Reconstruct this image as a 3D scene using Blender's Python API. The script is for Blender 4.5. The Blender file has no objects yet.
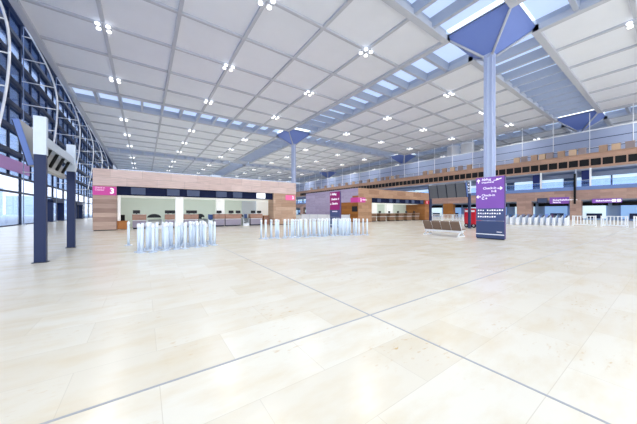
import bpy, bmesh, math, random
from mathutils import Vector, Matrix
random.seed(11)
sc = bpy.context.scene
COL = sc.collection
PI = math.pi

# ------------------------------------------------------------------ camera numbers
F_PX, YAW, CX, CY, CAM_H = 250.83, 0.60721, 318.5, 212.0, 1.5
PITCH, A0, B0 = 6.25, -3.44987, -3.39094
CEIL = 1.5 + 3.05234 * PITCH
def gx(a): return (a - A0) * PITCH
def gy(b): return (b - B0) * PITCH
def proj(x, y, z):
    d = x * math.sin(YAW) + y * math.cos(YAW); s = x * math.cos(YAW) - y * math.sin(YAW)
    if d < 0.1: return None
    return CX + F_PX * s / d, CY - F_PX * (z - CAM_H) / d
def in_frame(x, y, z, m=2):
    p = proj(x, y, z)
    return p is not None and -m < p[0] < 637 + m and -m < p[1] < 424 + m
def x_at(u, Y): return Y * math.tan(math.atan((u - CX) / F_PX) + YAW)
def y_at(u, X): return X / math.tan(math.atan((u - CX) / F_PX) + YAW)
ORD = ['first','second','third','fourth','fifth','sixth','seventh','eighth','ninth','tenth','eleventh','twelfth','thirteenth','fourteenth','fifteenth','sixteenth','seventeenth','eighteenth','nineteenth','twentieth']
TENS = {20:'twenty',30:'thirty',40:'forty',50:'fifty',60:'sixty',70:'seventy',80:'eighty'}
def nth(i):
    if i < 20: return ORD[i]
    n = i + 1; t = n // 10 * 10
    return {20:'twentieth',30:'thirtieth',40:'fortieth',50:'fiftieth',60:'sixtieth',70:'seventieth',80:'eightieth'}[t] if n == t else TENS[t] + '-' + ORD[n - t - 1]

# ------------------------------------------------------------------ materials
def lin(c): return tuple(((v/255/12.92) if v/255 <= .04045 else ((v/255+.055)/1.055)**2.4) for v in c) + (1,)
MATS = {}
def mat(name, rgb, rough=.5, metal=0, spec=.3, emit=0, noise=0, nscale=3, emit_rgb=None):
    if name in MATS: return MATS[name]
    m = bpy.data.materials.new(name); m.use_nodes = True
    nt = m.node_tree; b = nt.nodes['Principled BSDF']
    b.inputs['Base Color'].default_value = lin(rgb); b.inputs['Roughness'].default_value = rough
    b.inputs['Metallic'].default_value = metal; b.inputs['Specular IOR Level'].default_value = spec
    if emit:
        b.inputs['Emission Color'].default_value = lin(emit_rgb or rgb); b.inputs['Emission Strength'].default_value = emit
    if noise:
        tc = nt.nodes.new('ShaderNodeTexCoord'); n = nt.nodes.new('ShaderNodeTexNoise'); n.inputs['Scale'].default_value = nscale; n.inputs['Detail'].default_value = 3
        mx = nt.nodes.new('ShaderNodeMix'); mx.data_type = 'RGBA'
        c = lin(rgb)
        mx.inputs[6].default_value = tuple(max(0, v*(1-noise)) for v in c[:3]) + (1,)
        mx.inputs[7].default_value = tuple(min(1, v*(1+noise)) for v in c[:3]) + (1,)
        nt.links.new(tc.outputs['Object'], n.inputs['Vector']); nt.links.new(n.outputs['Fac'], mx.inputs[0]); nt.links.new(mx.outputs[2], b.inputs['Base Color'])
    MATS[name] = m; return m

def wood(name, ca, cb, axis='x', bw=2.0, bh=.45, rough=.45, off=.5, bias=0, mort=.006, mortc=None):
    """veneer planks: brick cells of two tones, a finer tone noise per plank and horizontal grain"""
    if name in MATS: return MATS[name]
    m = bpy.data.materials.new(name); m.use_nodes = True
    nt = m.node_tree; N = nt.nodes; L = nt.links; b = N['Principled BSDF']
    tc = N.new('ShaderNodeTexCoord'); sp = N.new('ShaderNodeSeparateXYZ'); cb_ = N.new('ShaderNodeCombineXYZ')
    L.new(tc.outputs['Object'], sp.inputs[0])
    L.new(sp.outputs['X' if axis == 'x' else 'Y'], cb_.inputs[0]); L.new(sp.outputs['Z'], cb_.inputs[1])
    br = N.new('ShaderNodeTexBrick'); br.offset = off; br.inputs['Scale'].default_value = 1
    br.inputs['Brick Width'].default_value = bw; br.inputs['Row Height'].default_value = bh
    br.inputs['Mortar Size'].default_value = mort; br.inputs['Bias'].default_value = bias
    br.inputs['Color1'].default_value = lin(ca); br.inputs['Color2'].default_value = lin(cb)
    br.inputs['Mortar'].default_value = lin(mortc or tuple(v*.7 for v in ca))
    L.new(cb_.outputs[0], br.inputs['Vector'])
    mp = N.new('ShaderNodeMapping'); mp.inputs['Scale'].default_value = (.5, 9, 1)
    L.new(cb_.outputs[0], mp.inputs['Vector'])
    no = N.new('ShaderNodeTexNoise'); no.inputs['Scale'].default_value = 2; no.inputs['Detail'].default_value = 4
    L.new(mp.outputs[0], no.inputs['Vector'])
    cr = N.new('ShaderNodeMapRange'); cr.inputs[1].default_value = .3; cr.inputs[2].default_value = .7; cr.inputs[3].default_value = .82; cr.inputs[4].default_value = 1.12
    L.new(no.outputs['Fac'], cr.inputs[0])
    mx = N.new('ShaderNodeMix'); mx.data_type = 'RGBA'; mx.blend_type = 'MULTIPLY'; mx.inputs[0].default_value = 1
    L.new(br.outputs['Color'], mx.inputs[6]); L.new(cr.outputs[0], mx.inputs[7]); L.new(mx.outputs[2], b.inputs['Base Color'])
    b.inputs['Roughness'].default_value = rough; b.inputs['Specular IOR Level'].default_value = .3
    MATS[name] = m; return m

def glass(name, tint, refl=.12, rough=.02, rgb=(230,240,255)):
    """thin architectural glass: tinted see-through plus a mirror share"""
    if name in MATS: return MATS[name]
    m = bpy.data.materials.new(name); m.use_nodes = True
    nt = m.node_tree; N = nt.nodes; L = nt.links; N.remove(N['Principled BSDF'])
    t = N.new('ShaderNodeBsdfTransparent'); t.inputs[0].default_value = tint + (1,)
    g = N.new('ShaderNodeBsdfGlossy'); g.inputs['Color'].default_value = lin(rgb); g.inputs['Roughness'].default_value = rough
    mx = N.new('ShaderNodeMixShader'); lw = N.new('ShaderNodeLayerWeight'); lw.inputs['Blend'].default_value = .25
    ml = N.new('ShaderNodeMath'); ml.operation = 'MULTIPLY_ADD'; ml.inputs[1].default_value = .35; ml.inputs[2].default_value = refl
    L.new(lw.outputs['Fresnel'], ml.inputs[0]); L.new(ml.outputs[0], mx.inputs[0])
    L.new(t.outputs[0], mx.inputs[1]); L.new(g.outputs[0], mx.inputs[2]); L.new(mx.outputs[0], N['Material Output'].inputs[0])
    MATS[name] = m; return m

def stone_floor():
    m = bpy.data.materials.new('cream_limestone'); m.use_nodes = True
    nt = m.node_tree; N = nt.nodes; L = nt.links; b = N['Principled BSDF']
    tc = N.new('ShaderNodeTexCoord'); mp = N.new('ShaderNodeMapping'); mp.inputs['Location'].default_value = (-.11, -2.57 + .65*4, 0)
    L.new(tc.outputs['Object'], mp.inputs['Vector'])
    def brick(w, h, off, mort, c1, c2, mc):
        br = N.new('ShaderNodeTexBrick'); br.offset = off; br.inputs['Scale'].default_value = 1
        br.inputs['Brick Width'].default_value = w; br.inputs['Row Height'].default_value = h; br.inputs['Mortar Size'].default_value = mort
        br.inputs['Mortar Smooth'].default_value = .3
        br.inputs['Color1'].default_value = lin(c1); br.inputs['Color2'].default_value = lin(c2); br.inputs['Mortar'].default_value = lin(mc)
        L.new(mp.outputs[0], br.inputs['Vector']); return br
    base = brick(1.3, .65, .5, .003, (232,226,211), (224,215,196), (212,203,185))
    n1 = N.new('ShaderNodeTexNoise'); n1.inputs['Scale'].default_value = 1.1; n1.inputs['Detail'].default_value = 5; n1.inputs['Roughness'].default_value = .6
    mp2 = N.new('ShaderNodeMapping'); mp2.inputs['Scale'].default_value = (1, 2.4, 1); L.new(tc.outputs['Object'], mp2.inputs['Vector']); L.new(mp2.outputs[0], n1.inputs['Vector'])
    r1 = N.new('ShaderNodeMapRange'); r1.inputs[1].default_value = .45; r1.inputs[2].default_value = .75; r1.inputs[3].default_value = 0; r1.inputs[4].default_value = .5
    L.new(n1.outputs['Fac'], r1.inputs[0])
    mx = N.new('ShaderNodeMix'); mx.data_type = 'RGBA'; mx.inputs[7].default_value = lin((216,194,152))
    L.new(r1.outputs[0], mx.inputs[0]); L.new(base.outputs['Color'], mx.inputs[6])
    # fossil-like brown flecks
    n2 = N.new('ShaderNodeTexNoise'); n2.inputs['Scale'].default_value = 9; n2.inputs['Detail'].default_value = 4; L.new(mp2.outputs[0], n2.inputs['Vector'])
    n3 = N.new('ShaderNodeTexNoise'); n3.inputs['Scale'].default_value = .9; L.new(tc.outputs['Object'], n3.inputs['Vector'])
    r2 = N.new('ShaderNodeMapRange'); r2.inputs[1].default_value = .6; r2.inputs[2].default_value = .72; L.new(n2.outputs['Fac'], r2.inputs[0])
    r3 = N.new('ShaderNodeMapRange'); r3.inputs[1].default_value = .5; r3.inputs[2].default_value = .65; r3.inputs[4].default_value = .85; L.new(n3.outputs['Fac'], r3.inputs[0])
    mu = N.new('ShaderNodeMath'); mu.operation = 'MULTIPLY'; L.new(r2.outputs[0], mu.inputs[0]); L.new(r3.outputs[0], mu.inputs[1])
    mx2 = N.new('ShaderNodeMix'); mx2.data_type = 'RGBA'; mx2.inputs[7].default_value = lin((205,170,110))
    L.new(mu.outputs[0], mx2.inputs[0]); L.new(mx.outputs[2], mx2.inputs[6]); L.new(mx2.outputs[2], b.inputs['Base Color'])
    b.inputs['Roughness'].default_value = .22; b.inputs['Specular IOR Level'].default_value = .45
    return m

# ------------------------------------------------------------------ mesh builder
class MB:
    def __init__(s): s.v = []; s.f = []; s.smooth = []
    def add(s, vs, fs, sm=False):
        o = len(s.v); s.v += [tuple(v) for v in vs]; s.f += [tuple(i + o for i in f) for f in fs]; s.smooth += [sm]*len(fs); return s
    def box(s, x0, x1, y0, y1, z0, z1, M=None):
        vs = [Vector((x, y, z)) for z in (z0, z1) for (x, y) in ((x0,y0),(x1,y0),(x1,y1),(x0,y1))]
        if M is not None: vs = [M @ v for v in vs]
        return s.add(vs, [(3,2,1,0),(4,5,6,7),(0,1,5,4),(1,2,6,5),(2,3,7,6),(3,0,4,7)])
    def prism(s, pts, axis, a, b):
        """extrude a 2-D outline along an axis ('x': pts are (y,z); 'y': pts are (x,z); 'z': pts are (x,y))"""
        n = len(pts)
        mk = {'x': lambda p, t: (t, p[0], p[1]), 'y': lambda p, t: (p[0], t, p[1]), 'z': lambda p, t: (p[0], p[1], t)}[axis]
        vs = [mk(p, a) for p in pts] + [mk(p, b) for p in pts]
        fs = [tuple(range(n)), tuple(range(2*n-1, n-1, -1))] + [(i, i+n, (i+1) % n + n, (i+1) % n) for i in range(n)]
        return s.add(vs, fs)
    def lathe(s, prof, n=16, c=(0,0,0), axis='z'):
        rows = []
        for r, h in prof:
            for k in range(n):
                a = 2*PI*k/n; p = (r*math.cos(a), r*math.sin(a), h)
                if axis == 'x': p = (p[2], p[0], p[1])
                if axis == 'y': p = (p[0], p[2], p[1])
                rows.append((p[0]+c[0], p[1]+c[1], p[2]+c[2]))
        fs = []
        for i in range(len(prof)-1):
            for k in range(n): fs.append((i*n+k, i*n+(k+1) % n, (i+1)*n+(k+1) % n, (i+1)*n+k))
        s.add(rows, fs, True)
        o = len(s.v) - len(rows)
        s.f.append(tuple(o+k for k in range(n-1, -1, -1))); s.f.append(tuple(o+(len(prof)-1)*n+k for k in range(n))); s.smooth += [False, False]
        return s
    def tube(s, pts, r, n=8):
        pts = [Vector(p) for p in pts]; rows = []
        for i, p in enumerate(pts):
            t = (pts[min(i+1, len(pts)-1)] - pts[max(i-1, 0)]).normalized()
            up = Vector((0,0,1)) if abs(t.z) < .95 else Vector((0,1,0))
            u = t.cross(up).normalized(); w = u.cross(t)
            for k in range(n): a = 2*PI*k/n; rows.append(p + r*(math.cos(a)*u + math.sin(a)*w))
        fs = [(i*n+k, i*n+(k+1) % n, (i+1)*n+(k+1) % n, (i+1)*n+k) for i in range(len(pts)-1) for k in range(n)]
        s.add(rows, fs, True); o = len(s.v) - len(rows)
        s.f.append(tuple(o+k for k in range(n))); s.f.append(tuple(o+(len(pts)-1)*n+k for k in range(n))); s.smooth += [False, False]
        return s
    def build(s, name, m, parent=None, bevel=0):
        me = bpy.data.meshes.new(name); me.from_pydata(s.v, [], s.f); me.update()
        bm = bmesh.new(); bm.from_mesh(me); bmesh.ops.recalc_face_normals(bm, faces=bm.faces); bm.to_mesh(me); bm.free()
        for p, sm in zip(me.polygons, s.smooth): p.use_smooth = sm
        me.materials.append(m)
        o = bpy.data.objects.new(name, me); COL.objects.link(o)
        if parent is not None: o.parent = parent
        if bevel:
            bv = o.modifiers.new('bevel', 'BEVEL'); bv.width = bevel; bv.segments = 2; bv.limit_method = 'ANGLE'
        return o
def tag(o, label=None, cat=None, group=None, kind=None):
    if label: o['label'] = label
    if cat: o['category'] = cat
    if group: o['group'] = group
    if kind: o['kind'] = kind
    return o
def thing(name, label, cat, loc=(0,0,0), rz=0, group=None):
    o = bpy.data.objects.new(name, None); COL.objects.link(o); o.location = loc; o.rotation_euler = (0,0,rz); o.empty_display_size = .2
    return tag(o, label, cat, group)
def struct(name, label=None, cat=None, loc=(0,0,0)):
    o = bpy.data.objects.new(name, None); COL.objects.link(o); o.location = loc
    return tag(o, label, cat, None, 'structure')
def dup(root, loc, rz=None, label=None):
    r = root.copy(); COL.objects.link(r); r.location = loc
    if rz is not None: r.rotation_euler = (0,0,rz)
    if label: r['label'] = label
    for ch in list(root.children):
        c = ch.copy(); COL.objects.link(c); c.parent = r
        for g in list(ch.children):
            d = g.copy(); COL.objects.link(d); d.parent = c
    return r
_dg = None
def text(name, s, size, loc, rot, m, parent, align='LEFT', bold=0.0, ext=.004):
    cu = bpy.data.curves.new(name, 'FONT'); cu.body = s; cu.size = size; cu.align_x = align; cu.align_y = 'CENTER'; cu.extrude = ext; cu.offset = bold; cu.resolution_u = 2
    t = bpy.data.objects.new(name + '_src', cu); COL.objects.link(t)
    me = bpy.data.meshes.new_from_object(t.evaluated_get(bpy.context.evaluated_depsgraph_get()))
    bpy.data.objects.remove(t); me.name = name; me.materials.clear(); me.materials.append(m)
    o = bpy.data.objects.new(name, me); COL.objects.link(o); o.parent = parent; o.location = loc; o.rotation_euler = rot
    return o
ROT_X = (PI/2, 0, -PI/2)     # writing that faces -X
ROT_Y = (PI/2, 0, 0)         # writing that faces -Y

# palette
M_ceil = mat('ceiling_panel', (226,231,241), .8, noise=.03, nscale=.6)
M_rib = mat('ceiling_rib', (186,191,203), .6)
M_beam = mat('skylight_beam', (172,180,198), .5)
M_sky = mat('skylight_glass', (110,130,160), .3, emit=.85, emit_rgb=(206,226,252))
M_col = mat('column_paint', (178,190,222), .4)
M_colweb = mat('column_web', (214,226,247), .35)
M_capital = mat('capital_blue', (112,134,200), .4, emit=.04)
M_navy = mat('navy_metal', (32,45,82), .45, spec=.3)
M_fascia = mat('fascia_navy', (20,30,64), .6, spec=.15)
M_dark = mat('dark_steel', (22,30,52), .4)
M_fac = mat('facade_steel', (40,50,76), .5)
M_black = mat('black_recess', (10,12,16), .5)
M_white = mat('white_paint', (238,241,246), .4)
M_steel = mat('brushed_steel', (200,206,214), .3, metal=.7, noise=.08, nscale=20)
M_silver = mat('silver_panel', (196,206,220), .35, metal=.2, noise=.05, nscale=8)
M_purple = mat('sign_purple', (128,84,172), .4, emit=.14, emit_rgb=(140,90,190))
M_magenta = mat('sign_magenta', (196,70,150), .4, emit=.2)
M_text = mat('sign_white', (250,248,255), .5, emit=.25)
M_brown = mat('seat_brown', (120,100,88), .55, noise=.05, nscale=12)
M_red = mat('red_lacquer', (206,24,50), .3, spec=.5)
M_tyre = mat('black_rubber', (24,24,28), .7)
M_lamp = mat('lamp_head', (255,255,255), .3, emit=2)
M_post = mat('post_pale_blue', (222,235,250), .35, spec=.4)
M_screen = mat('screen_grey', (92,95,102), .35, spec=.4)
M_screen_d = mat('screen_slate', (74,86,118), .35)
M_screen_w = mat('screen_white', (245,250,255), .4, emit=.8)
M_mon = mat('monitor_black', (28,32,42), .35)
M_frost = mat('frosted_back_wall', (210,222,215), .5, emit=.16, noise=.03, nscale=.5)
M_plinth = mat('grey_counter_face', (158,150,166), .45)
M_orange = mat('orange_veneer', (176,112,58), .45, noise=.12, nscale=4)
M_blue = mat('blue_fabric', (86,112,172), .7)
M_joint = mat('steel_joint', (168,169,172), .55, spec=.1)
W_island = wood('pale_veneer', (222,200,194), (204,178,170), 'x', 2.15, .72, bias=-.1)
W_pillar = wood('mixed_veneer', (200,172,156), (152,124,114), 'x', 3.0, .36)
W_pillar_r = wood('warm_veneer', (206,176,154), (180,146,122), 'x', 1.5, .42)
W_island2 = wood('brown_veneer', (194,156,128), (164,124,98), 'x', 2.2, .6)
W_side = wood('lilac_sheen_veneer', (188,178,204), (170,158,188), 'y', 3.2, .5)  # purple light reflected by the wood, put into the plank colour
W_side_o = wood('amber_veneer', (176,116,52), (140,86,44), 'y', 2.4, .4)
W_counter = wood('counter_veneer', (178,140,122), (158,120,106), 'x', 1.5, .3)
W_gallery = wood('gallery_veneer', (192,160,146), (164,134,126), 'y', 3.0, .55)
W_frieze = wood('frieze_veneer', (196,160,140), (180,146,128), 'y', 4.0, .8)
G_low = glass('clear_glass', (.93,.96,1.0), .05)
G_high = glass('shaded_blue_glass', (.52,.61,.76), .10)  # upper panes: deeper blue tint stands in for shade of louvres and overhang
G_rail = glass('rail_glass', (.80,.87,.97), .12)
G_terrace = mat('terrace_glazing', (160,174,204), .3, spec=.3)

# ------------------------------------------------------------------ floor and ground
FX0, FX1, FY0, FY1 = -11.8, 103, -30, 147
fl = MB().box(FX0, FX1, FY0, FY1, -.3, 0).build('floor', stone_floor()); tag(fl, 'pale cream polished limestone floor of the hall', 'floor', kind='structure')
tag(MB().box(2.688, 2.712, -8, 150 - 4, -.01, .0025).build('trim_1', M_joint), 'long grey metal joint running away to the left in the floor', 'floor joint', kind='structure')
tag(MB().box(-11, 66, 2.558, 2.582, -.01, .003).build('trim_2', M_joint), 'grey metal joint crossing the floor from lower left to right', 'floor joint', kind='structure')
M_pave = mat('pale_pavement', (236,238,242), .8, noise=.03)
tag(MB().box(-260, FX0, -60, 260, -.4, -.06).build('ground', M_pave), 'bright paved forecourt outside the glass facade', 'ground', kind='structure')

# ------------------------------------------------------------------ ceiling
XB = [(-5,1),(2,8),(9,13)]; YB = [(-8,-2),(-1,5),(6,12),(13,19)]
ce = MB()
for a0, a1 in XB:
    for b0, b1 in YB:
        ce.box(gx(a0), gx(a1), gy(b0), gy(b1), CEIL+.22, CEIL+.5)
tag(ce.build('ceiling', M_ceil), 'pale grey panelled ceiling of the hall', 'ceiling', kind='structure')
k = 3
def trim(mb, m, label, cat='trim'):
    global k
    o = mb.build('trim_%d' % k, m); k += 1
    return tag(o, label, cat, kind='structure')
# ribs: one structure for each bay
for a0, a1 in XB:
    for b0, b1 in YB:
        mb = MB(); x0, x1, y0, y1 = gx(a0), gx(a1), gy(b0), gy(b1); w = .17
        for a in range(a0+1, a1): mb.box(gx(a)-w, gx(a)+w, y0, y1, CEIL, CEIL+.3)
        for b in range(b0+1, b1): mb.box(x0, x1, gy(b)-w, gy(b)+w, CEIL+.01, CEIL+.3)
        e = .32
        for xx in (x0, x1): mb.box(xx-e, xx+e, y0-e, y1+e, CEIL-.1, CEIL+.55)
        for yy in (y0, y1): mb.box(x0-e, x1+e, yy-e, yy+e, CEIL-.09, CEIL+.55)
        trim(mb, M_rib, 'grid of grey ribs under one ceiling bay', 'ceiling ribs')
# skylight bands: window_n > glass + beams
SKY_UP = 1.25
wn = 1
def skylight(x0, x1, y0, y1, along):
    global wn
    r = struct('window_%d' % wn, 'skylight strip with deep cross beams between ceiling bays', 'skylight', ((x0+x1)/2, (y0+y1)/2, CEIL)); wn += 1
    cx, cy, cz = r.location
    MB().box(x0-cx, x1-cx, y0-cy, y1-cy, SKY_UP, SKY_UP+.08).build('skylight_glass', M_sky, r)
    side = MB()
    if along == 'x':
        side.box(x0-cx, x1-cx, y0-cy-.1, y0-cy+.02, .3, SKY_UP); side.box(x0-cx, x1-cx, y1-cy-.02, y1-cy+.1, .3, SKY_UP)
    else:
        side.box(x0-cx-.1, x0-cx+.02, y0-cy, y1-cy, .3, SKY_UP); side.box(x1-cx-.02, x1-cx+.1, y0-cy, y1-cy, .3, SKY_UP)
    side.build('upstand', M_beam, r)
    n = int(round(((x1-x0) if along == 'x' else (y1-y0)) / (PITCH/2)))
    for i in range(1, n):
        if along == 'x':
            t = x0 + i*PITCH/2 - cx; MB().box(t-.2, t+.2, y0-cy, y1-cy, .05, SKY_UP-.1).build('cross_beam', M_beam, r)
        else:
            t = y0 + i*PITCH/2 - cy; MB().box(x0-cx, x1-cx, t-.2, t+.2, .05, SKY_UP-.1).build('cross_beam', M_beam, r)
for b0, b1 in ((-2,-1),(5,6),(12,13)):
    for a0, a1 in XB: skylight(gx(a0), gx(a1), gy(b0), gy(b1), 'x')
for a0, a1 in ((1,2),(8,9)):
    for b0, b1 in YB[1:]: skylight(gx(a0), gx(a1), gy(b0), gy(b1), 'y')
    skylight(gx(a0), gx(a1), gy(-5), gy(-2), 'y')
# crossings: roof lid over every column head
for a in (1,8):
    for b in (-2,5,12):
        trim(MB().box(gx(a), gx(a+1), gy(b), gy(b+1), CEIL+.6, CEIL+.7), M_beam, 'blue grey lid over a column head', 'ceiling panel')

# ------------------------------------------------------------------ columns
def make_column():
    r = thing('steel_column', '', 'column')
    h = 18.75
    fm = MB()
    for fx in (-1,1):
        for fy in (-1,1): fm.box(min(fx*.14,fx*.42), max(fx*.14,fx*.42), min(fy*.14,fy*.42), max(fy*.14,fy*.42), 0, h)
    fm.build('corner_profiles', M_col, r)
    MB().box(-.3, .3, -.3, .3, 0, h).build('core', M_colweb, r)
    p = PITCH/2 + .05; q = .42; t = CEIL + .45
    mb = MB(); c = [(-1,-1),(1,-1),(1,1),(-1,1)]
    mb.add([(x*q, y*q, h-.2) for x, y in c] + [(x*p, y*p, t) for x, y in c], [(0,1,5,4),(1,2,6,5),(2,3,7,6),(3,0,4,7),(0,1,2,3)])
    mb.build('capital', M_capital, r)
    for x, y in c:
        MB().tube([(x*q*.95, y*q*.95, h-.35), (x*p, y*p, t-.1)], .13, 6).build('capital_rib', M_rib, r)
    MB().box(-.48, .48, -.48, .48, h-.4, h-.1).build('collar', M_col, r)
    return r
col0 = make_column()
cols = [((1.5,-1.5), 'tall pale blue column rising behind the large purple sign'),
        ((1.5,5.5), 'tall pale blue column standing behind the left check-in island'),
        ((8.5,-1.5), 'far column at the right with blue head above the gallery terrace'),
        ((8.5,5.5), 'distant column left of the white ducts, its blue head above the gallery'),
        ((8.5,12.5), 'most distant column, above the gallery left of the other far columns')]
for i, ((a, b), lab) in enumerate(cols):
    o = col0 if i == 0 else dup(col0, (0,0,0))
    o.location = (gx(a), gy(b), 0); o['label'] = lab; o['group'] = 'columns under the roof'

# ------------------------------------------------------------------ ceiling lights
def make_light():
    r = thing('ceiling_light', '', 'ceiling light')
    MB().box(-.72, .72, -.09, .09, .02, .21).box(-.09, .09, -.72, .72, .02, .21).build('frame', M_rib, r)
    for x, y in ((-1,-1),(1,-1),(1,1),(-1,1)):
        h = MB().lathe([(.19,.12),(.22,.02),(.2,-.05),(.13,-.08)], 12, (x*.42, y*.42, 0)).build('lamp_head', M_lamp, r)
    return r
light0 = None
rows = [-4,-2,0,3,5,7,10,12]; cold = [-7,-5,-3,0,2,4,7,9,11,14,16,18]
row_no = 0
for a in rows:
    vis = [b for b in cold if in_frame(gx(a), gy(b), CEIL, 6)]
    if not vis: continue
    for j, b in enumerate(vis):
        lab = 'bright four-lamp ceiling light, %s from the front in the %s row from the facade' % (nth(j), nth(row_no))
        loc = (gx(a), gy(b), CEIL-.22)
        if light0 is None: light0 = make_light(); o = light0; o.location = loc
        else: o = dup(light0, loc)
        o['label'] = lab; o['group'] = 'ceiling lights in the rib grid'
    row_no += 1
for a in rows[:7]:
    for b in cold:
        if gy(b) > 110: continue
        L = bpy.data.lights.new('ceiling_lamp', 'SPOT'); L.energy = 1750 if b < 9 else 2900; L.spot_size = math.radians(150); L.spot_blend = .8; L.shadow_soft_size = .5; L.color = (.97, .985, 1)
        o = bpy.data.objects.new('ceiling_lamp', L); COL.objects.link(o); o.location = (gx(a), gy(b), CEIL-.5)

# ------------------------------------------------------------------ glass facade on the left
FXW = -11.8; FTOP = 23.2
wl = struct('wall_left', 'tall blue glass facade with dark beams on the left', 'facade', (FXW, 60, 0))
def wy(y): return y - 60
Y0, Y1 = 6, 147
ZT = [0, 3.7, 5.4] + [5.4 + 2.55*i for i in range(1, 8)]
for i in range(len(ZT)-1):
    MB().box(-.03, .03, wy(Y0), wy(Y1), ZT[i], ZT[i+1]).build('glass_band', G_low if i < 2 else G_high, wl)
for i, z in enumerate(ZT):
    if i < 3: MB().box(-.12, .12, wy(Y0), wy(Y1), max(z-.1,0), z+.1).build('transom', M_fac, wl)
    else: MB().box(-.35, .35, wy(Y0), wy(Y1), z-.24, z+.2).build('transom', M_fac, wl)
y = Y0; n = 0
while y <= Y1:
    low = n % 2 == 1
    MB().box(-.1, .12, wy(y)-.07, wy(y)+.07, 5.4 if low else 0, FTOP).build('mullion', M_fac, wl); y += 3.125; n += 1
# roof edge and overhang outside
trim(MB().box(-9.75, -9.4, gy(-8), FY1, CEIL-.12, CEIL+.7), M_rib, 'pale edge beam where the ceiling meets the facade', 'ceiling edge')
trim(MB().box(-30, -9.4, -30, FY1, FTOP, FTOP+.5), M_beam, 'roof overhang outside the facade', 'roof')
# white bowed trusses inside the facade
def make_truss():
    r = thing('bowed_truss', '', 'truss')
    def off(t): return .1 + (2.6*math.sin(PI*t) if t > .5 else 1.75 + .85*math.sin(PI*t))
    MB().tube([(off(i/24), 0, 6.0 + 16.4*i/24) for i in range(25)], .085, 8).build('bow', M_white, r)
    for z in [6.0] + [q + .6 for q in ZT[3:-1]]:
        d = off((z-6.0)/16.4)
        MB().tube([(-.1,0,z), (d,0,z)], .055, 6).build('strut', M_white, r)
    MB().tube([(0,0,0), (0,0,22.4)], .045, 6).build('rear_post', mat('post_blue_grey', (150,165,195), .4), r)
    MB().box(-.1, .15, -.12, .12, 0, .15).build('foot', M_steel, r)
    return r
truss0 = make_truss()
ty = [29.3 + 12.9*i for i in range(6)]
labs = ['white bowed facade truss nearest the camera, cut by the left picture edge', 'second white bowed facade truss, just left of the further display post',
        'third white bowed facade truss, to the right of the further display post', 'fourth white bowed facade truss, left of the wooden island corner',
        'fifth white bowed truss deep along the glass facade', 'sixth white bowed truss, furthest along the glass facade']
for i, yy in enumerate(ty):
    o = truss0 if i == 0 else dup(truss0, (0,0,0))
    o.location = (FXW+.62, yy, 0); o['label'] = labs[i]; o['group'] = 'bowed trusses along the facade'
# entrance portals
for i, yy in enumerate((54, 70)):
    d = struct('door_%d' % (i+1), 'dark framed glass entrance in the facade', 'door', (FXW, yy, 0))
    MB().box(-.5, .5, 0, .3, 0, 3.2).box(-.5, .5, 6.2, 6.5, 0, 3.2).box(-.5, .5, 0, 6.5, 3.0, 3.5).build('door_frame', M_navy, d)
    MB().box(-.05, .05, .3, 2.2, 0, 3).box(-.05, .05, 4.3, 6.2, 0, 3).build('door_glass', G_rail, d)
    MB().box(-.08, .08, 2.15, 2.3, 0, 3).box(-.08, .08, 4.2, 4.35, 0, 3).build('door_stile', M_dark, d)
# flat mauve band on the inner face of the facade
MB().box(.14, .2, wy(37.3), wy(45.7), 5.9, 7.2).build('mauve_band', mat('mauve_band', (170,130,186), .5), wl)
# buildings outside
M_ext = mat('pale_render', (206,218,236), .8); M_extw = mat('window_blue', (120,150,196), .3)
for i, (x, y, w, l, h, lab) in enumerate(((-70, 80, 14, 40, 9, 'long pale building seen through the lower glass at far left'), (-60, 150, 16, 46, 12, 'tall pale building outside, seen between the two display posts'), (-52, 226, 18, 40, 10, 'pale building outside near the wooden island corner'))):
    r = thing('office_building', lab, 'building', (x, y, -.06))
    MB().box(-w/2, w/2, -l/2, l/2, 0, h).build('wall', M_ext, r)
    MB().box(-w/2-.3, w/2+.3, -l/2-.3, l/2+.3, h, h+.5).build('roof', M_white, r)
    for f in range(int(h//4)):
        for j in range(int(l//8)):
            MB().box(w/2-.05, w/2+.08, -l/2+1.5+j*8, -l/2+7+j*8, 1+f*4, 3+f*4).build('window', M_extw, r)

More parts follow.
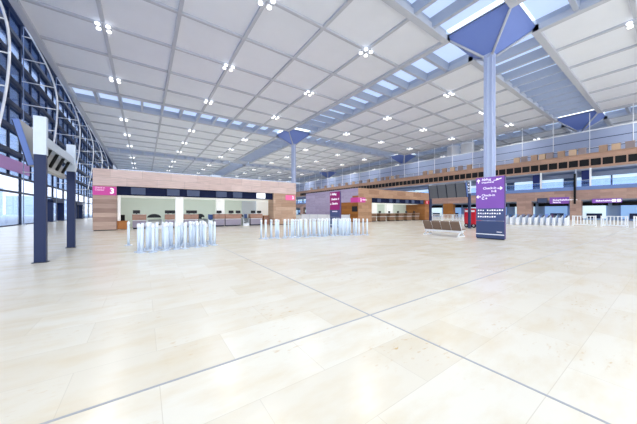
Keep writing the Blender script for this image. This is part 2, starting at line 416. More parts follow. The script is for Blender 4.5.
# ------------------------------------------------------------------ check-in islands
IY, IH = 26.5, 5.0
def island(name, lab, X0, X1, xo0, xo1, W_top, W_pl, W_pr, side_face, n_screens, whitepos):
    r = thing(name, lab, 'check-in island', (X0, IY, 0), 0, 'check-in islands')
    w = X1 - X0; o0 = xo0 - X0; o1 = xo1 - X0; D = 14.3; zb = 3.66; zf = 2.92
    MB().box(0, o0, 0, 1.5, .06, zb).box(0, .3, 1.5, 5.5, .06, zb).build('pillar', W_pl, r)
    MB().box(o1, w, 0, 1.5, .06, zb).box(w-.3, w, 1.5, 5.5, .06, zb).build('pillar', W_pr, r)
    MB().box(.05, o0-.05, .05, 1.4, 0, .06).box(o1+.05, w-.05, .05, 1.4, 0, .06).build('plinth', M_dark, r)
    MB().box(0, w, 0, 5.5, zb, IH).build('top_panel', W_top, r)
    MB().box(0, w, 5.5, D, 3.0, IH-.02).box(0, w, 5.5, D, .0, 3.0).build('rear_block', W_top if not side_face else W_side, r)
    if side_face:
        MB().box(-.03, 0, 0, 4.6, .06, 2.95).box(-.03, 0, 0, 1.2, 2.95, 3.9).build('amber_side_panel', W_side_o, r)
        MB().box(-.02, 0, 0, 5.6, 2.95, IH).build('lilac_sheen_panel', W_side, r)  # painted sheen on the side wall, not another veneer
    MB().box(o0, o1, .25, .6, zf, zb+.02).build('fascia', M_fascia, r)
    MB().box(.3, w-.3, 1.5, 5.4, zf+.02, zf+.1).box(o0, o1, .6, 1.5, zf+.02, zf+.1).build('soffit', mat('fill_glow_soffit', (246,248,246), .5, emit=.4), r)  # underside glow is added to brighten the island interior
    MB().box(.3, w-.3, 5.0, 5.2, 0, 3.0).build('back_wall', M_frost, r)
    return r, o0, o1
I3 = (-3.35, 15.1); I3o = (-1.88, 12.15)
isl3, o0, o1 = island('check_in_island', 'long wooden check-in island at the left, marked with a white 3', I3[0], I3[1], I3o[0], I3o[1], W_island, W_pillar, W_pillar_r, False, 0, None)
# fascia screens, positions along the fascia in the picture
def fascia_screens(r, X0, us, Y=IY+.25):
    for u0, u1, white in us:
        a, b = x_at(u0, Y) - X0, x_at(u1, Y) - X0
        MB().box(a, b, .16, .26, 3.02, 3.6).build('fascia_screen', M_screen_w if white else M_screen_d, r)
fascia_screens(isl3, I3[0], [(131,145.5,0),(167,179.5,0),(187,199.5,0),(216,226.5,0),(233,242,0),(256.5,265,1)])
# white shafts in front of the back wall
M_shaft_glow = mat('white_shaft', (248,250,250), .5, emit=.3)  # glow added to lift the shaded shafts; they are no lamps
for u0, u1 in ((117,120.3),(175.7,183.3)):
    a, b = x_at(u0, IY+.7) - I3[0], x_at(u1, IY+.7) - I3[0]
    MB().box(max(a, o0+.02), b, .7, 1.1, 0, 2.95).build('white_shaft', M_shaft_glow, isl3)
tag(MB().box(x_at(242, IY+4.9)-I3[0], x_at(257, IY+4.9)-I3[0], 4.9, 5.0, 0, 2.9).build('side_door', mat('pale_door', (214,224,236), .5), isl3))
MB().box(x_at(216.5, IY+2.6)-I3[0], x_at(224.5, IY+2.6)-I3[0], 2.6, 3.0, 0, 2.95).build('white_shaft', M_shaft_glow, isl3)
MB().box(x_at(257, IY+4.6)-I3[0], x_at(271, IY+4.6)-I3[0], 4.6, 5.0, 0, 2.95).build('white_shaft', M_shaft_glow, isl3)
# magenta signs on the pillars
s = MB().box(0, o0, -.05, .0, 2.86, 3.56).build('number_sign', M_magenta, isl3)
text('sign_lettering', 'Check-in\nCounter', .17, (.13, -.06, 3.36), ROT_Y, M_text, s)
text('sign_number', '3', .62, (o0-.12, -.06, 3.2), ROT_Y, M_text, s, 'RIGHT', .02)
a = x_at(285.5, IY) - I3[0]; b = x_at(294.5, IY) - I3[0]
s = MB().box(a, b, -.05, .0, 2.9, 3.5).build('pillar_sign', mat('sign_pink', (232,110,160), .4, emit=.2), isl3)
text('sign_number', '3', .5, (b-.12, -.06, 3.2), ROT_Y, M_text, s, 'RIGHT', .02)

I2 = (25.4, 43.7); I2o = (28.2, 42.0)
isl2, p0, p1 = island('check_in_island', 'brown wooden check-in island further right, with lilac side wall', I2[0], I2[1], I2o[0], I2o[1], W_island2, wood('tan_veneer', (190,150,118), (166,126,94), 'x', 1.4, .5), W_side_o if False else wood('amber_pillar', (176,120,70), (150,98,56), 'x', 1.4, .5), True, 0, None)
fascia_screens(isl2, I2[0], [(377,380.5,0),(389,392,0),(396,399,0),(405,408,0),(411,414,0),(420,423,0)])
for u0, u1 in ((372.3,377),(387,393)):
    MB().box(max(x_at(u0, IY+2.5) - I2[0], .5), x_at(u1, IY+2.5) - I2[0], 2.5, 3.0, 0, 2.95).build('white_shaft', M_shaft_glow, isl2)
s = MB().box(-.06, x_at(365.2, IY) - I2[0], -.06, 0, 2.9, 3.62).box(-.09, -.03, -.06, 1.55, 2.9, 3.62).build('corner_sign', M_magenta, isl2)
text('sign_number', '2', .55, (.35, -.07, 3.25), ROT_Y, M_text, s, 'LEFT', .02)
text('sign_lettering', 'Check-in', .26, (.75, -.07, 3.3), ROT_Y, M_text, s, 'LEFT', .01)
s = MB().box(p1+.15, I2[1]-I2[0]-.35, -.06, 0, 2.95, 3.6).build('pillar_sign', M_red, isl2)
text('sign_number', '2', .5, (p1+.5, -.07, 3.27), ROT_Y, M_text, s, 'LEFT', .02)
MB().box(-.05, -.02, .15, 1.3, 1.55, 2.35).build('wall_screen', M_mon, isl2)

W_counter2 = wood('dark_counter_veneer', (150,116,90), (120,90,70), 'x', 1.5, .4)
# counters, belts, monitors and chairs inside the islands
def make_counter(w, label, group, loc, brown=False):
    r = thing('check_in_counter', label, 'counter', loc, 0, group)
    MB().box(-w/2, w/2, 0, .7, .12, .72).build('lower_face', W_counter2 if brown else M_plinth, r)
    MB().box(-w/2-.02, w/2+.02, -.05, .75, .80, 1.26).build('upper_face', W_counter2 if brown else W_counter, r)
    MB().box(-w/2+.02, w/2-.02, .02, .7, .72, .80).build('light_strip', M_white, r)
    MB().box(-w/2-.04, w/2+.04, -.08, .8, 1.26, 1.30).build('worktop', mat('worktop', (206,190,182), .3), r)
    MB().box(-w/2+.05, w/2-.05, .05, .65, 0, .12).build('plinth', M_dark, r)
    return r
def make_monitor(loc, rz=0, label='', group=''):
    r = thing('monitor', label, 'monitor', loc, rz, group)
    MB().box(-.26, .26, -.03, .03, .06, .36).build('screen', M_mon, r, .01)
    MB().box(-.03, .03, .0, .05, .02, .2).build('stand', M_mon, r)
    MB().box(-.12, .12, -.06, .1, 0, .02).build('foot', M_mon, r)
    return r
def make_chair(loc, rz, label, group, m=None):
    r = thing('office_chair', label, 'chair', loc, rz, group)
    MB().box(-.25, .25, -.25, .25, .48, .57).build('seat', m or M_blue, r, .03)
    MB().box(-.23, .23, .2, .28, .68, 1.25).build('backrest', m or M_blue, r, .03)
    MB().box(-.03, .03, .22, .28, .5, .75).build('back_stem', M_mon, r)
    MB().lathe([(.04,.1),(.03,.48)], 8).build('gas_column', M_mon, r)
    b = MB()
    for q in range(5): a = q*2*PI/5; b.tube([(0,0,.1), (.3*math.cos(a), .3*math.sin(a), .06)], .03, 6)
    b.build('star_base', M_mon, r)
    return r
def make_belt(loc, w, label, group):
    r = thing('baggage_belt', label, 'baggage belt', loc, 0, group)
    MB().prism([(0,.0),(0,.28),(1.1,.36),(2.6,.75),(2.6,0)], 'x', -w/2, w/2).build('belt_body', M_white, r)
    MB().prism([(.05,.282),(1.1,.365),(1.1,.37),(.05,.288)], 'x', -w/2+.1, w/2-.1).build('rubber_belt', M_mon, r)
    MB().box(-w/2-.06, -w/2, 0, 2.6, 0, .8).box(w/2, w/2+.06, 0, 2.6, 0, .8).build('side_guard', M_steel, r)
    n = 10; pts = [(math.cos(PI*i/n)*(w/2+.05), .95 + math.sin(PI*i/n)*.36) for i in range(n+1)]
    MB().prism(pts, 'y', 2.0, 2.7).build('hood', M_mon, r)
    return r
CYI = IY + .75
gC = 'counters in the left check-in island'
cnt3 = [(132,146.5),(165,175),(184,198.5),(214.3,225),(225.3,241.5),(250.5,262.5)]
for i, (u0, u1) in enumerate(cnt3):
    xa, xb = x_at(u0, CYI), x_at(u1, CYI)
    make_counter(xb-xa-.06, 'wood-fronted check-in counter, %s from the left in the left island' % nth(i), gC, ((xa+xb)/2, CYI, 0))
mi = 0
for u in (136.5,168,173,189,194,219,231,238,253,259):
    make_monitor((x_at(u, CYI+.45), CYI+.42, 1.30), 0, 'small black monitor, %s from the left on the left island counters' % nth(mi), 'monitors in the left island'); mi += 1
for i, (u, w) in enumerate(((155, 1.05),(204, .7),(246, .55))):
    make_belt((x_at(u, CYI), CYI-.1, 0), w, 'white baggage belt with dark hood, %s from the left in the left island' % nth(i), 'baggage belts in the left island')
ci = 0
for u, Y, rz, m in ((124, 28.6, 2.6, M_mon),(201, 30.6, .4, M_mon),(210.5, 28.6, 2.9, M_blue),(247, 30.7, .5, M_blue)):
    make_chair((x_at(u, Y), Y, 0), rz, '%s office chair, %s from the left behind the left island counters' % ('black' if m is M_mon else 'blue', nth(ci)), 'chairs in the left island', m); ci += 1
r = thing('cabinet', 'orange wooden cabinet beside the pillar marked 3', 'cabinet', (x_at(122.5, 26.65), 26.62, 0))
MB().box(-.35, .35, 0, .5, .05, .72).build('body', M_orange, r); MB().box(-.37, .37, -.03, .52, .72, .76).build('top', M_orange, r)
MB().box(-.32, .0, -.02, 0, .1, .68).build('door', M_orange, r); MB().box(.01, .32, -.02, 0, .1, .68).build('door', M_orange, r)
r = thing('cabinet', 'orange-brown low cabinet beside the right pillar of the left island', 'cabinet', (11.72, 27.5, 0))
MB().box(-.32, .32, 0, .6, .05, 1.05).build('body', M_orange, r); MB().box(-.34, .34, -.03, .62, 1.05, 1.1).build('top', M_orange, r)
MB().box(-.28, .28, -.02, 0, .12, 1.0).build('door', W_counter, r)
# right island
for i in range(6):
    x = I2o[0] + 1.1 + i*2.3
    r = make_counter(1.35, 'brown check-in counter, %s from the left in the right island' % nth(i), 'counters in the right check-in island', (x, CYI, 0), True)
    make_monitor((x-.3, CYI+.42, 1.30), 0, 'small black monitor on the %s counter from the left in the right island' % nth(i), 'monitors in the right island')
    if i < 5:
        make_chair((x+1.1, CYI+.6, 0), .3, 'black office chair right of the %s counter from the left in the right island' % nth(i), 'chairs in the right island', M_mon)
r = thing('partition', 'long low white partition before the lilac-sheened side of the right island', 'partition', (24.6, 27.5, 0))
for i in range(5): MB().box(-.05, .05, i*2.7, i*2.7+2.6, .1, 1.1).build('panel', M_white, r)
for i in range(6): MB().box(-.06, .06, i*2.7-.08, i*2.7+.0, 0, 1.16).build('post', M_steel, r)

# ------------------------------------------------------------------ purple sign pylons
def pylon(name, lab, loc, w, h, seam, rows):
    r = thing(name, lab, 'sign', loc, 0, 'purple direction signs')
    zp = 1.70
    MB().box(0, .16, -w/2, w/2, zp, h).build('purple_panel', M_purple, r)
    MB().box(0, .16, -w/2, w/2, 1.02, zp-.0).build('pictogram_panel', mat('sign_slate', (72,84,128), .4, emit=.04), r)
    MB().box(0, .16, -w/2, w/2, .05, 1.0).build('lower_panel', mat('sign_slate_dark', (62,76,116), .35), r)
    MB().box(.03, .13, -w/2+.02, w/2-.02, 0, .05).build('plinth', M_dark, r)
    MB().box(-.006, .0, -w/2, w/2, .24, .29).build('bottom_line', M_white, r)
    MB().box(.0, .16, -w/2-.02, -w/2, .05, h).build('edge_strip', mat('sign_edge', (74,60,110), .4), r)
    return r
def arrow(parent, y, z, s, d, t=-.006):
    """flat arrow on a face that looks to -X; d is its direction"""
    pts = [(0,.5),(.42,.08),(.28,-.06),(.1,.12),(.1,-.5),(-.1,-.5),(-.1,.12),(-.28,-.06),(-.42,.08)]
    an = {'up':0, 'left':PI/2, 'right':-PI/2}[d]
    out = []
    for px_, pz_ in pts:
        X = px_*math.cos(an) - pz_*math.sin(an); Z = px_*math.sin(an) + pz_*math.cos(an)
        out.append((y - X*s, z + Z*s))
    return MB().prism(out, 'x', t, .0).build('arrow', M_text, parent)
SW, SH = 1.38, 3.44
py1 = pylon('direction_sign', 'large purple direction sign in front of the near column', (15.7, 6.0, 0), SW, SH, 1, 1)
L = SW/2
T = -.008
arrow(py1, L-.13, 3.24, .24, 'up'); text('destination', 'Abflug', .18, (T, L-.3, 3.31), ROT_X, M_text, py1, 'LEFT', .002); text('translation', 'Departures', .13, (T, L-.3, 3.15), ROT_X, M_text, py1, 'LEFT', .002)
pl = [(.26,.02),(.1,.0),(.02,-.06),(-.12,-.16),(-.2,-.16),(-.1,-.02),(-.2,.0),(-.27,.08),(-.32,.08),(-.3,.0),(-.32,-.06),(-.1,-.05),(.1,-.03)]
plane = [(-.3,-.06),(-.12,-.03),(-.22,.1),(-.16,.1),(.04,.0),(.2,.03),(.3,.1),(.27,.12),(.16,.08),(.02,.05),(-.1,.03),(-.3,-.01)]
wing = [(-.30,-.05),(-.1,-.06),(.14,.02),(.31,.09),(.33,.13),(.25,.14),(.06,.07),(-.02,.13),(-.09,.13),(-.06,.03),(-.2,-.01),(-.32,.0)]
MB().prism([(-.38 - x*.62, 3.25 + z*.62) for x, z in wing], 'x', -.006, 0).build('aircraft_symbol', M_text, py1)
text('destination', 'Check-in', .18, (T, -L+.36, 2.82), ROT_X, M_text, py1, 'RIGHT', .002); text('destination', '1\u20132', .17, (T, -L+.36, 2.64), ROT_X, M_text, py1, 'RIGHT', .006); arrow(py1, -L+.19, 2.78, .24, 'right')
arrow(py1, L-.13, 2.36, .24, 'left'); text('destination', 'Check-in', .18, (T, L-.3, 2.43), ROT_X, M_text, py1, 'LEFT', .002); text('destination', 'C +', .18, (T, L-.3, 2.25), ROT_X, M_text, py1, 'LEFT', .006)
# rows of small white pictograms
for q, (z, cells) in enumerate(((1.6, [0,1,2,4,5,6,7,8,9,10]), (1.42, list(range(10))), (1.24, list(range(8))))):
    for c in cells:
        y = L - .1 - c*.115
        sh = (q*3 + c) % 3
        mb = MB()
        if sh == 0: mb.box(-.006, 0, y-.075, y, z-.04, z+.04)
        elif sh == 1: mb.lathe([(.04,-.006),(.04,0)], 10, (0, y-.04, z), 'x')
        else: mb.prism([(y-.08,z-.04),(y,z-.04),(y-.04,z+.045)], 'x', -.006, 0)
        mb.build('pictogram', M_text, py1)
MB().box(-.006, 0, -L+.1, -L+.35, .4, .43).build('small_mark', M_text, py1)
py2 = pylon('direction_sign', 'smaller-looking purple direction sign behind the second group of belt posts', (14.9, 18.75, 0), 1.5, 3.42, 1, 1)
for ch in list(py2.children):
    if ch.name.startswith('purple_panel'): ch.data.materials[0] = mat('sign_plum', (150,30,110), .4, emit=.1)
L2 = .75
arrow(py2, L2-.15, 3.2, .24, 'up'); text('destination', 'Abflug', .26, (T, L2-.34, 3.2), ROT_X, M_text, py2, 'LEFT', .012)
text('destination', 'Check-in', .24, (T, -L2+.4, 2.72), ROT_X, M_text, py2, 'RIGHT', .012); arrow(py2, -L2+.2, 2.72, .24, 'right')
arrow(py2, L2-.15, 2.26, .24, 'left'); text('destination', 'Check-in', .24, (T, L2-.34, 2.3), ROT_X, M_text, py2, 'LEFT', .012)
for c in range(5): MB().box(-.006, 0, L2-.5-c*.16, L2-.4-c*.16, 1.5, 1.6).build('pictogram', M_text, py2)

# ------------------------------------------------------------------ display boards on two posts
def make_board():
    r = thing('flight_display_board', '', 'display board')
    for yy in (0, 3.8):
        p = MB().box(-.125, .125, yy-.08, yy+.08, 0, 4.3).build('post', M_navy, r)
        MB().box(-.135, .135, yy-.09, yy+.09, 3.2, 4.33).build('post_cap', M_silver, p)
        MB().box(-.16, .16, yy-.12, yy+.12, 0, .02).build('foot_plate', M_dark, p)
    tilt = [(-.56, 4.17), (-.44, 4.2), (-.14, 2.9), (-.26, 2.87)]
    MB().prism([(x, z) for x, z in tilt], 'y', .1, 3.7).build('screen_housing', mat('housing_grey', (170,168,166), .5), r)
    for ya, yb in ((.04,.1),(3.7,3.76)): MB().prism([(x*1.02, z) for x, z in tilt], 'y', ya, yb).build('end_cap', mat('cap_blue', (92,116,176), .4), r)
    for i in range(5): MB().prism([(-.56-.045, 4.17-.01), (-.26-.045, 2.87-.01), (-.26, 2.87), (-.56, 4.17)], 'y', .1+i*.895-(.0 if i == 0 else .03), .1+i*.895+.03).build('divider', M_dark, r)
    # four screens on the face that looks to -X and down
    for i in range(4):
        y0 = .15 + i*.895; f = lambda t, o: (-.56 + .30*t - .974*o, 4.17 - 1.3*t - .225*o)
        q = [f(.01, 0), f(.99, 0), f(.99, .03), f(.01, .03)]
        MB().prism(q, 'y', y0, y0+.80).build('screen', M_screen, r)
    MB().box(-.12, .1, .08, 3.72, 3.5, 3.78).build('rear_beam', M_silver, r)
    for yy in (.7, 1.5, 2.3, 3.1):
        MB().tube([(.05, yy, 3.5), (-.16, yy+.12, 3.05)], .05, 6).build('bracket', M_black, r)
    return r
bd = make_board(); bd.location = (-2.53, 10.85, 0); bd['label'] = 'flight display board on two dark posts beside the glass facade, seen from behind'; bd['group'] = 'display boards'
b2 = dup(bd, (24.4, 10.95, 0), None, 'flight display board with four grey screens above the brown bench')
# small pictogram plate on the right post
MB().box(-.14, -.126, -.08, .08, 3.35, 4.2).build('post_sign', M_navy, b2)
for z in (4.0, 3.75, 3.5): MB().box(-.15, -.14, -.05, .05, z-.05, z+.06).build('post_pictogram', M_text, b2)

# ------------------------------------------------------------------ belt posts
def make_post():
    r = thing('belt_post', '', 'belt post')
    MB().lathe([(.15,0),(.15,.02),(.06,.045)], 18).build('base', M_silver, r)
    MB().lathe([(.046,.03),(.046,.92)], 12).build('pole', M_post, r)
    MB().lathe([(.05,.92),(.055,.94),(.055,1.03),(.035,1.07)], 12).build('head', M_white, r)
    return r
post0 = make_post()
def place_posts(pts, fmt, group):
    global used
    pts = sorted(pts, key=lambda p: proj(p[0], p[1], .6)[0])
    for i, (x, y) in enumerate(pts):
        o = post0 if not used else dup(post0, (0,0,0))
        used = True
        o.location = (x, y, 0); o.rotation_euler = (0,0,random.uniform(0,6)); o['label'] = fmt(i); o['group'] = group
used = False
def scatter(n, gen, dmin):
    out = []; tries = 0
    while len(out) < n and tries < 6000:
        tries += 1; p = gen()
        if all((p[0]-q[0])**2 + (p[1]-q[1])**2 > dmin*dmin for q in out): out.append(p)
    return out
A = scatter(46, lambda: (lambda t, s: (-.2 + 2.95*t + .12*s, 11.15 + .9*t*t + 2.0*s))(random.random(), random.random()), .305)
place_posts(A, lambda i: 'pale blue belt post, %s from the left in the cluster before the left island' % nth(i), 'belt posts before the left island')
place_posts([(-.58, 14.1)], lambda i: 'single belt post apart, left of the near cluster', 'lone belt post')
B = scatter(64, lambda: (lambda t, s: (5.4 + 6.6*t, 13.05 - 1.5*t + 1.5*s*(.5+t)))(random.random(), random.random()), .305)
place_posts(B, lambda i: 'pale belt post, %s from the left in the long cluster at centre' % nth(i), 'belt posts in the centre cluster')

# ------------------------------------------------------------------ bench
be = thing('bench', 'four-seat brown bench on a white frame, seen from behind, left of the purple sign', 'bench', (15.75, 7.45, 0))
n = 4; wS = .57
for i in range(n):
    y0 = .06 + i*wS*1.06
    MB().prism([(-.30,.93),(-.34,.90),(-.06,.36),(.0,.38)], 'y', y0, y0+wS).build('backrest', M_brown, be)
    MB().prism([(-.05,.42),(.46,.46),(.46,.42),(-.05,.37)], 'y', y0, y0+wS).build('seat', M_brown, be)
for i in range(n+1):
    y0 = .03 + i*wS*1.06
    MB().tube([(-.33,y0,.92), (-.03,y0,.36), (.4,y0,.36)], .022, 6).build('seat_frame', M_white, be)
MB().box(-.02, .1, 0, n*wS*1.06+.06, .24, .34).build('beam', M_white, be)
for yy in (.12, n*wS*1.06-.1):
    MB().tube([(-.32,yy,.04), (.04,yy,.26), (.4,yy,.04)], .035, 8).build('leg', M_white, be)
    MB().box(-.38, .46, yy-.04, yy+.04, 0, .04).build('foot_bar', M_white, be)

# ------------------------------------------------------------------ red cart
ca = thing('vending_cart', 'red two-wheeled cart behind the display board post', 'cart', (25.9, 11.35, 0), -.25)
pts = [(-.55,.3),(.55,.3),(.6,.5),(.6,1.62),(.5,1.8),(-.5,1.8),(-.6,1.62),(-.6,.5)]
MB().prism([(y, z) for y, z in pts], 'x', -.35, .4).build('body', M_red, ca, .03)
MB().box(-.37, -.35, -.5, -.03, .45, 1.45).build('door', M_red, ca); MB().box(-.37, -.35, .03, .5, .45, 1.45).build('door', M_red, ca)
MB().box(-.38, -.35, -.5, .5, 1.5, 1.68).build('white_band', M_white, ca)
MB().box(-.36, .41, -.62, .62, 1.8, 1.86).build('roof', mat('dark_red', (150,16,36), .4), ca)
for yy in (-.38, .38):
    w = MB().lathe([(.2,-.05),(.22,-.02),(.22,.02),(.2,.05)], 18, (-.3, yy, .22), 'x').build('wheel', M_tyre, ca)
    MB().lathe([(.1,-.065),(.11,.06)], 14, (-.3, yy, .22), 'x').build('hub', M_steel, w)
    w = MB().lathe([(.2,-.05),(.22,-.02),(.22,.02),(.2,.05)], 18, (.28, yy, .22), 'x').build('wheel', M_tyre, ca)
MB().box(-.3, .35, -.5, .5, .2, .32).build('chassis', M_dark, ca)
MB().tube([(-.36,-.02,.9), (-.42,-.02,.9), (-.42,-.02,1.2), (-.36,-.02,1.2)], .02, 6).build('handle', M_steel, ca)

# ------------------------------------------------------------------ gallery on the right
GX = 66
wr = struct('wall_right', 'long gallery front of wood and glass across the hall', 'gallery', (GX, 50, 0))
def gyl(y): return y - 50
G0, G1 = -14, 138
MB().box(0, 1.2, gyl(G0), gyl(G1), 9.45, 11.95).build('frieze', W_frieze, wr)
MB().box(-.25, 9, gyl(G0), gyl(G1), 11.95, 12.1).build('terrace_slab', mat('ledge', (176,146,128), .5), wr)
MB().box(.3, 6, gyl(G0), gyl(G1), 9.2, 9.45).build('soffit', mat('soffit_grey', (170,178,196), .6), wr)
MB().box(2.2, 2.5, gyl(G0), gyl(G1), 8.1, 8.9).build('service_rail', mat('rail_grey', (150,160,180), .4), wr)
MB().box(-.1, 8, gyl(G0), gyl(G1), 5.55, 6.2).build('slab_edge', mat('slab_blue', (112,138,192), .5), wr)
MB().box(0, .4, gyl(G0), gyl(G1), 3.75, 5.55).build('wood_band', W_gallery, wr)
MB().box(6.2, 6.4, gyl(G0), gyl(G1), 6.2, 9.2).build('upper_back_wall', mat('upper_dark', (96,108,136), .5), wr)
MB().box(4.6, 4.8, gyl(G0), gyl(G1), 0, 5.55).build('lower_back_wall', mat('lower_back', (150,172,206), .5), wr)
MB().box(0, 4.6, gyl(G0), gyl(G1), 3.55, 3.75).build('lower_soffit', mat('lower_soffit', (120,126,140), .5), wr)
MB().box(-.02, .02, gyl(G0), gyl(G1), 6.2, 7.3).build('balustrade', G_rail, wr)
MB().box(-.05, .05, gyl(G0), gyl(G1), 7.3, 7.36).build('handrail', M_steel, wr)
# bright upper windows
y = G0 + 1
M_uw = mat('bright_window', (214,236,246), .3, emit=.85, emit_rgb=(214,238,250)); M_uw2 = mat('blue_window', (150,190,240), .3, emit=.55, emit_rgb=(150,192,245))
rw = random.Random(4)
while y < G1 - 5:
    l = rw.choice((3.2, 4.6, 6.0)); MB().box(3.0, 3.12, gyl(y), gyl(y+l), 6.25, 8.15).build('bright_pane', M_uw, wr); y += l + rw.choice((.25, .3, 1.6))
# lower storey: windows, dark lintels, wooden piers
y = G0 + 1; i = 0
while y < G1 - 8:
    MB().box(4.2, 4.5, gyl(y), gyl(y+3.4), .3, 2.7).build('shop_pane', M_uw2 if i % 2 else M_uw, wr)
    MB().box(3.9, 4.1, gyl(y-.3), gyl(y+4.4), 2.7, 3.4).build('dark_lintel', M_black, wr)
    MB().box(3.6, 4.0, gyl(y+.4), gyl(y+2.4), .3, 1.25).build('dark_desk', M_navy, wr)
    y += 5.2; i += 1
for yc, w in ((y_at(575.5, GX), 1.5),(y_at(524, GX), 2.5),(y_at(448, GX), 2.6),(48, 2.6),(60, 3),(74, 3),(90, 3),(110, 3)):
    MB().box(-.05, 1.2, gyl(yc-w/2), gyl(yc+w/2), 0, 3.75).build('wood_pier', W_gallery if abs(yc-y_at(448,GX)) > .1 else wood('amber_pier', (182,122,62), (156,100,50), 'y', 2, .6), wr)
# black niches in the frieze: one mesh shared by all
nm = MB().box(-.06, .02, -.61, .61, -.6, .6).build('niche', M_black, wr); nm.location = (0, gyl(G0+1.2), 10.45)
nf = 0; y = G0 + 1.2 + 1.42
while y < 112 and nf < 90:
    o = nm.copy(); COL.objects.link(o); o.location = (0, gyl(y), 10.45); y += 1.42; nf += 1
# posts down from the frieze
for u in (576, 590.5, 541, 500, 465):
    MB().box(-.12, .12, gyl(y_at(u, GX))-.12, gyl(y_at(u, GX))+.12, 6.2, 9.45).build('pillar_strip', M_white if u in (590.5, 541) else M_steel, wr)
for u in (584.5, 534.5, 480): MB().box(1.0, 2.0, gyl(y_at(u, GX))-.55, gyl(y_at(u, GX))+.55, 6.2, 9.45).build('navy_shaft', mat('navy_shaft', (40,52,112), .4), wr)
MB().box(-.3, -.1, gyl(y_at(575, GX))-.14, gyl(y_at(575, GX))+.14, 3.0, 8.6).build('black_mast', M_black, wr)
# terrace: glass screen with white posts
ts = thing('terrace_screen', 'tall glazed screen with thin white posts on the gallery terrace', 'glass screen', (GX+4, 50, 12.1))
MB().box(0, .05, gyl(G0), gyl(G1), 0, 4.9).build('glazing', G_terrace, ts)
for z in (1.5, 3.2): MB().box(-.04, 0, gyl(G0), gyl(G1), z, z+.1).build('dark_rail', M_navy, ts)
MB().box(-.1, .1, gyl(G0), gyl(G1), 4.85, 5.05).build('top_rail', M_white, ts)
y = G0 + 3
while y < G1: MB().box(-.12, 0, gyl(y)-.05, gyl(y)+.05, 0, 8.3).build('screen_post', M_white, ts); y += 5.2
# rails of the terrace edge
tr = thing('terrace_railing', 'thin white railing along the gallery terrace edge', 'railing', (GX+.6, 50, 12.1))
MB().box(-.02, .02, gyl(G0), gyl(G1), 1.05, 1.1).build('top_rail', M_white, tr)
y = G0
while y < G1: MB().box(-.02, .02, gyl(y)-.02, gyl(y)+.02, 0, 1.05).build('baluster', M_white, tr); y += 2.6
# boxes standing on the ledge
Mb = [mat('box_tan', (206,178,150), .6), mat('box_grey', (150,138,140), .6), mat('box_brown', (170,142,122), .6)]
bu = [630,616,603,582,572.5,561,549.5,542,534,524,516.5,469,460,452,444,437,430.5,424.5,397,392,387,382,375,368,360,353,346,339,332,325,318,311]
bu = sorted(bu)
for i, u in enumerate(bu):
    yy = y_at(u, GX-.05)
    r = thing('wooden_box', '%s upright box on the gallery ledge, %s of the boxes from the left' % (('tan','grey','brown')[i % 3], nth(i)), 'box', (GX+.15, yy, 12.102), 0, 'boxes on the gallery ledge')
    MB().box(-.25, .3, -.5, .5, 0, 1.05).build('body', Mb[i % 3], r); MB().box(-.28, .33, -.53, .53, 1.05, 1.12).build('lid', Mb[(i+1) % 3], r)
# ducts
for u, lab in ((453.4, 'left one of two white cylindrical ducts under the ceiling'), (467.3, 'right one of two white cylindrical ducts under the ceiling')):
    X = 73.5; yy = y_at(u, X)
    r = thing('ventilation_duct', lab, 'duct', (X, yy, 12.1), 0, 'white ducts')
    MB().lathe([(1.62,0),(1.62,8.0)], 32).build('shaft', mat('duct_white', (246,247,250), .5), r)
    MB().lathe([(1.7,8.0),(1.7,8.3)], 32).build('top_ring', M_white, r)
    MB().lathe([(1.68,4.9),(1.68,5.15)], 32).build('band', M_steel, r)
# signs on the wood band
def band_sign(name, lab, u0, u1, z0, z1, lines, m, size):
    y0, y1 = y_at(u1, GX-.2), y_at(u0, GX-.2)
    r = thing(name, lab, 'sign', (GX-.2, (y0+y1)/2, z0)); l = y1 - y0
    MB().box(0, .18, -l/2, l/2, 0, z1-z0).build('panel', m, r)
    for q, (s_, zz, sz) in enumerate(lines): text('lettering', s_, sz, (-.02, l/2-.45, zz), ROT_X, M_text, r, 'LEFT', .015)
    return r, l
r, l = band_sign('purple_sign', 'purple sign with white lettering above the security entrance', 549.7, 569, 3.1, 4.35, [('Sicherheitskontrolle', .72, .42), ('Security', .3, .36)], M_purple, .4)
r, l = band_sign('purple_sign', 'long purple sign at the right end of the gallery', 592, 622, 3.1, 3.85, [('Sicherheitskontrolle', .38, .36)], M_purple, .4)
MB().box(-.02, 0, -l/2+.1, -l/2+.55, .12, .62).build('pictogram', M_text, r); MB().box(-.02, 0, -l/2+.65, -l/2+1.1, .12, .62).build('pictogram', M_text, r)
r, l = band_sign('dark_panel', 'dark grey display panel left of the purple security sign', 537, 547.5, 3.3, 4.3, [], mat('dark_panel', (66,64,80), .4), .4)
MB().box(-.02, 0, -l/2+.1, l/2-.1, .1, .9).build('screen', M_screen_d, r)

# ------------------------------------------------------------------ security gates and barrier
def make_gate():
    r = thing('boarding_gate', '', 'gate')
    MB().prism([(-.55,0),(.55,0),(.55,1.0),(.35,1.12),(-.45,.86),(-.55,.82)], 'y', -.11, .11).build('cabinet', M_white, r, .02)
    MB().box(-.1, .3, .11, .3, .25, 1.25).build('glass_leaf', G_rail, r)
    MB().prism([(-.43,.872),(.33,1.118),(.33,1.135),(-.43,.89)], 'y', -.08, .08).build('reader', M_mon, r)
    MB().box(-.5, .5, -.12, .12, 0, .05).build('plinth', M_steel, r)
    return r
gate0 = make_gate()
gu = [506,512.5,519,525,531,537,543,549,555,561,567]
for i, u in enumerate(gu):
    X = 36.5 + .12*(u-506)/4; o = gate0 if i == 0 else dup(gate0, (0,0,0))
    o.location = (X, y_at(u, X), 0); o['label'] = 'white security gate, %s from the left beyond the purple sign' % nth(i); o['group'] = 'security gates'
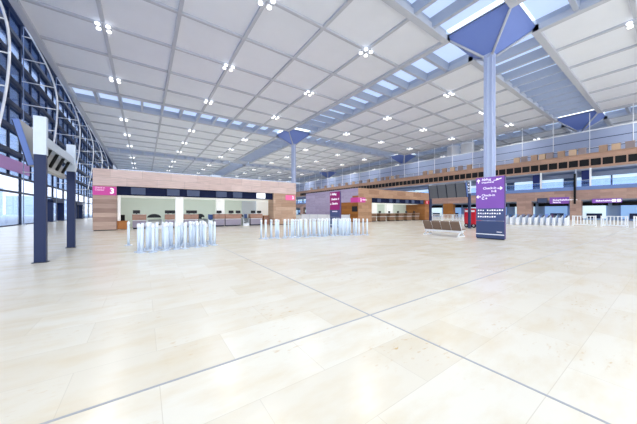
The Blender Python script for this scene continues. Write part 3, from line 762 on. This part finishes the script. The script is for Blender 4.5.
def make_barrier():
    r = thing('crowd_barrier', '', 'barrier')
    for yy in (-.85, .85): MB().box(-.05, .05, yy-.05, yy+.05, 0, 1.12).build('post', M_white, r)
    MB().box(-.04, .04, -.85, .85, 1.02, 1.1).build('top_rail', M_white, r)
    MB().box(-.03, .03, -.8, .8, .12, .2).build('bottom_rail', M_white, r)
    for q in range(7): MB().box(-.02, .02, -.72+q*.24-.04, -.72+q*.24+.04, .2, 1.02).build('bar', M_white, r)
    return r
bar0 = make_barrier(); y = y_at(571.5, 38.6); i = 0
while y > -1.2:
    o = bar0 if i == 0 else dup(bar0, (0,0,0))
    o.location = (38.6, y-.95, 0); o['label'] = 'white barred barrier, %s from the left at the right picture edge' % nth(i); o['group'] = 'white barriers'; y -= 2.1; i += 1
# barriers below the display board
for j, (u, X) in enumerate(((437, 43.0),(447.4, 43.0),(458, 43.0))):
    o = dup(bar0, (X, y_at(u, X), 0), None, 'white barred barrier under the display board, %s from the left' % nth(j)); o['group'] = 'barriers under the display board'

# ------------------------------------------------------------------ far end wall
wb = struct('wall_back', 'distant glazed end wall of the hall', 'wall', (45, 147, 0))
MB().box(-57, 58, 0, .1, 0, 24).build('glazing', glass('far_glass', (.5,.53,.58), .08), wb)
for x in range(-57, 58, 6): MB().box(x-.15, x+.15, -.2, 0, 0, 24).build('mullion', M_beam, wb)
for z in (4, 8, 12, 16, 20): MB().box(-57, 58, -.2, 0, z-.15, z+.15).build('transom', M_beam, wb)
# upper wall behind the terrace
ws = struct('wall_east', 'grey blue wall behind the gallery', 'wall', (103, 58, 0))
MB().box(0, .3, -88, 88, 0, 24).build('panelling', mat('east_wall', (176,188,212), .6), ws)

# ------------------------------------------------------------------ world, camera, colour
w = bpy.data.worlds.new('sky'); sc.world = w; w.use_nodes = True
nt = w.node_tree; bg = nt.nodes['Background']
tc = nt.nodes.new('ShaderNodeTexCoord'); sp = nt.nodes.new('ShaderNodeSeparateXYZ'); cr = nt.nodes.new('ShaderNodeValToRGB')
nt.links.new(tc.outputs['Generated'], sp.inputs[0]); nt.links.new(sp.outputs['Z'], cr.inputs[0])
e = cr.color_ramp.elements; e[0].position = 0; e[0].color = (1,1,1,1); e[1].position = .6; e[1].color = (.62,.78,1,1)
nt.links.new(cr.outputs[0], bg.inputs[0]); bg.inputs[1].default_value = 2.5

cam = bpy.data.cameras.new('camera'); co = bpy.data.objects.new('camera', cam); COL.objects.link(co)
co.location = (0, 0, CAM_H); co.rotation_euler = (PI/2, 0, -YAW)
cam.sensor_width = 36; cam.sensor_fit = 'HORIZONTAL'; cam.lens = F_PX / 637 * 36; cam.clip_end = 600
sc.camera = co
sc.view_settings.view_transform = 'Standard'; sc.view_settings.look = 'None'; sc.view_settings.exposure = 0
sc.cycles.use_denoising = True
sc.cycles.max_bounces = 10; sc.cycles.diffuse_bounces = 6; sc.cycles.transparent_max_bounces = 16
sc.cycles.sample_clamp_indirect = 6
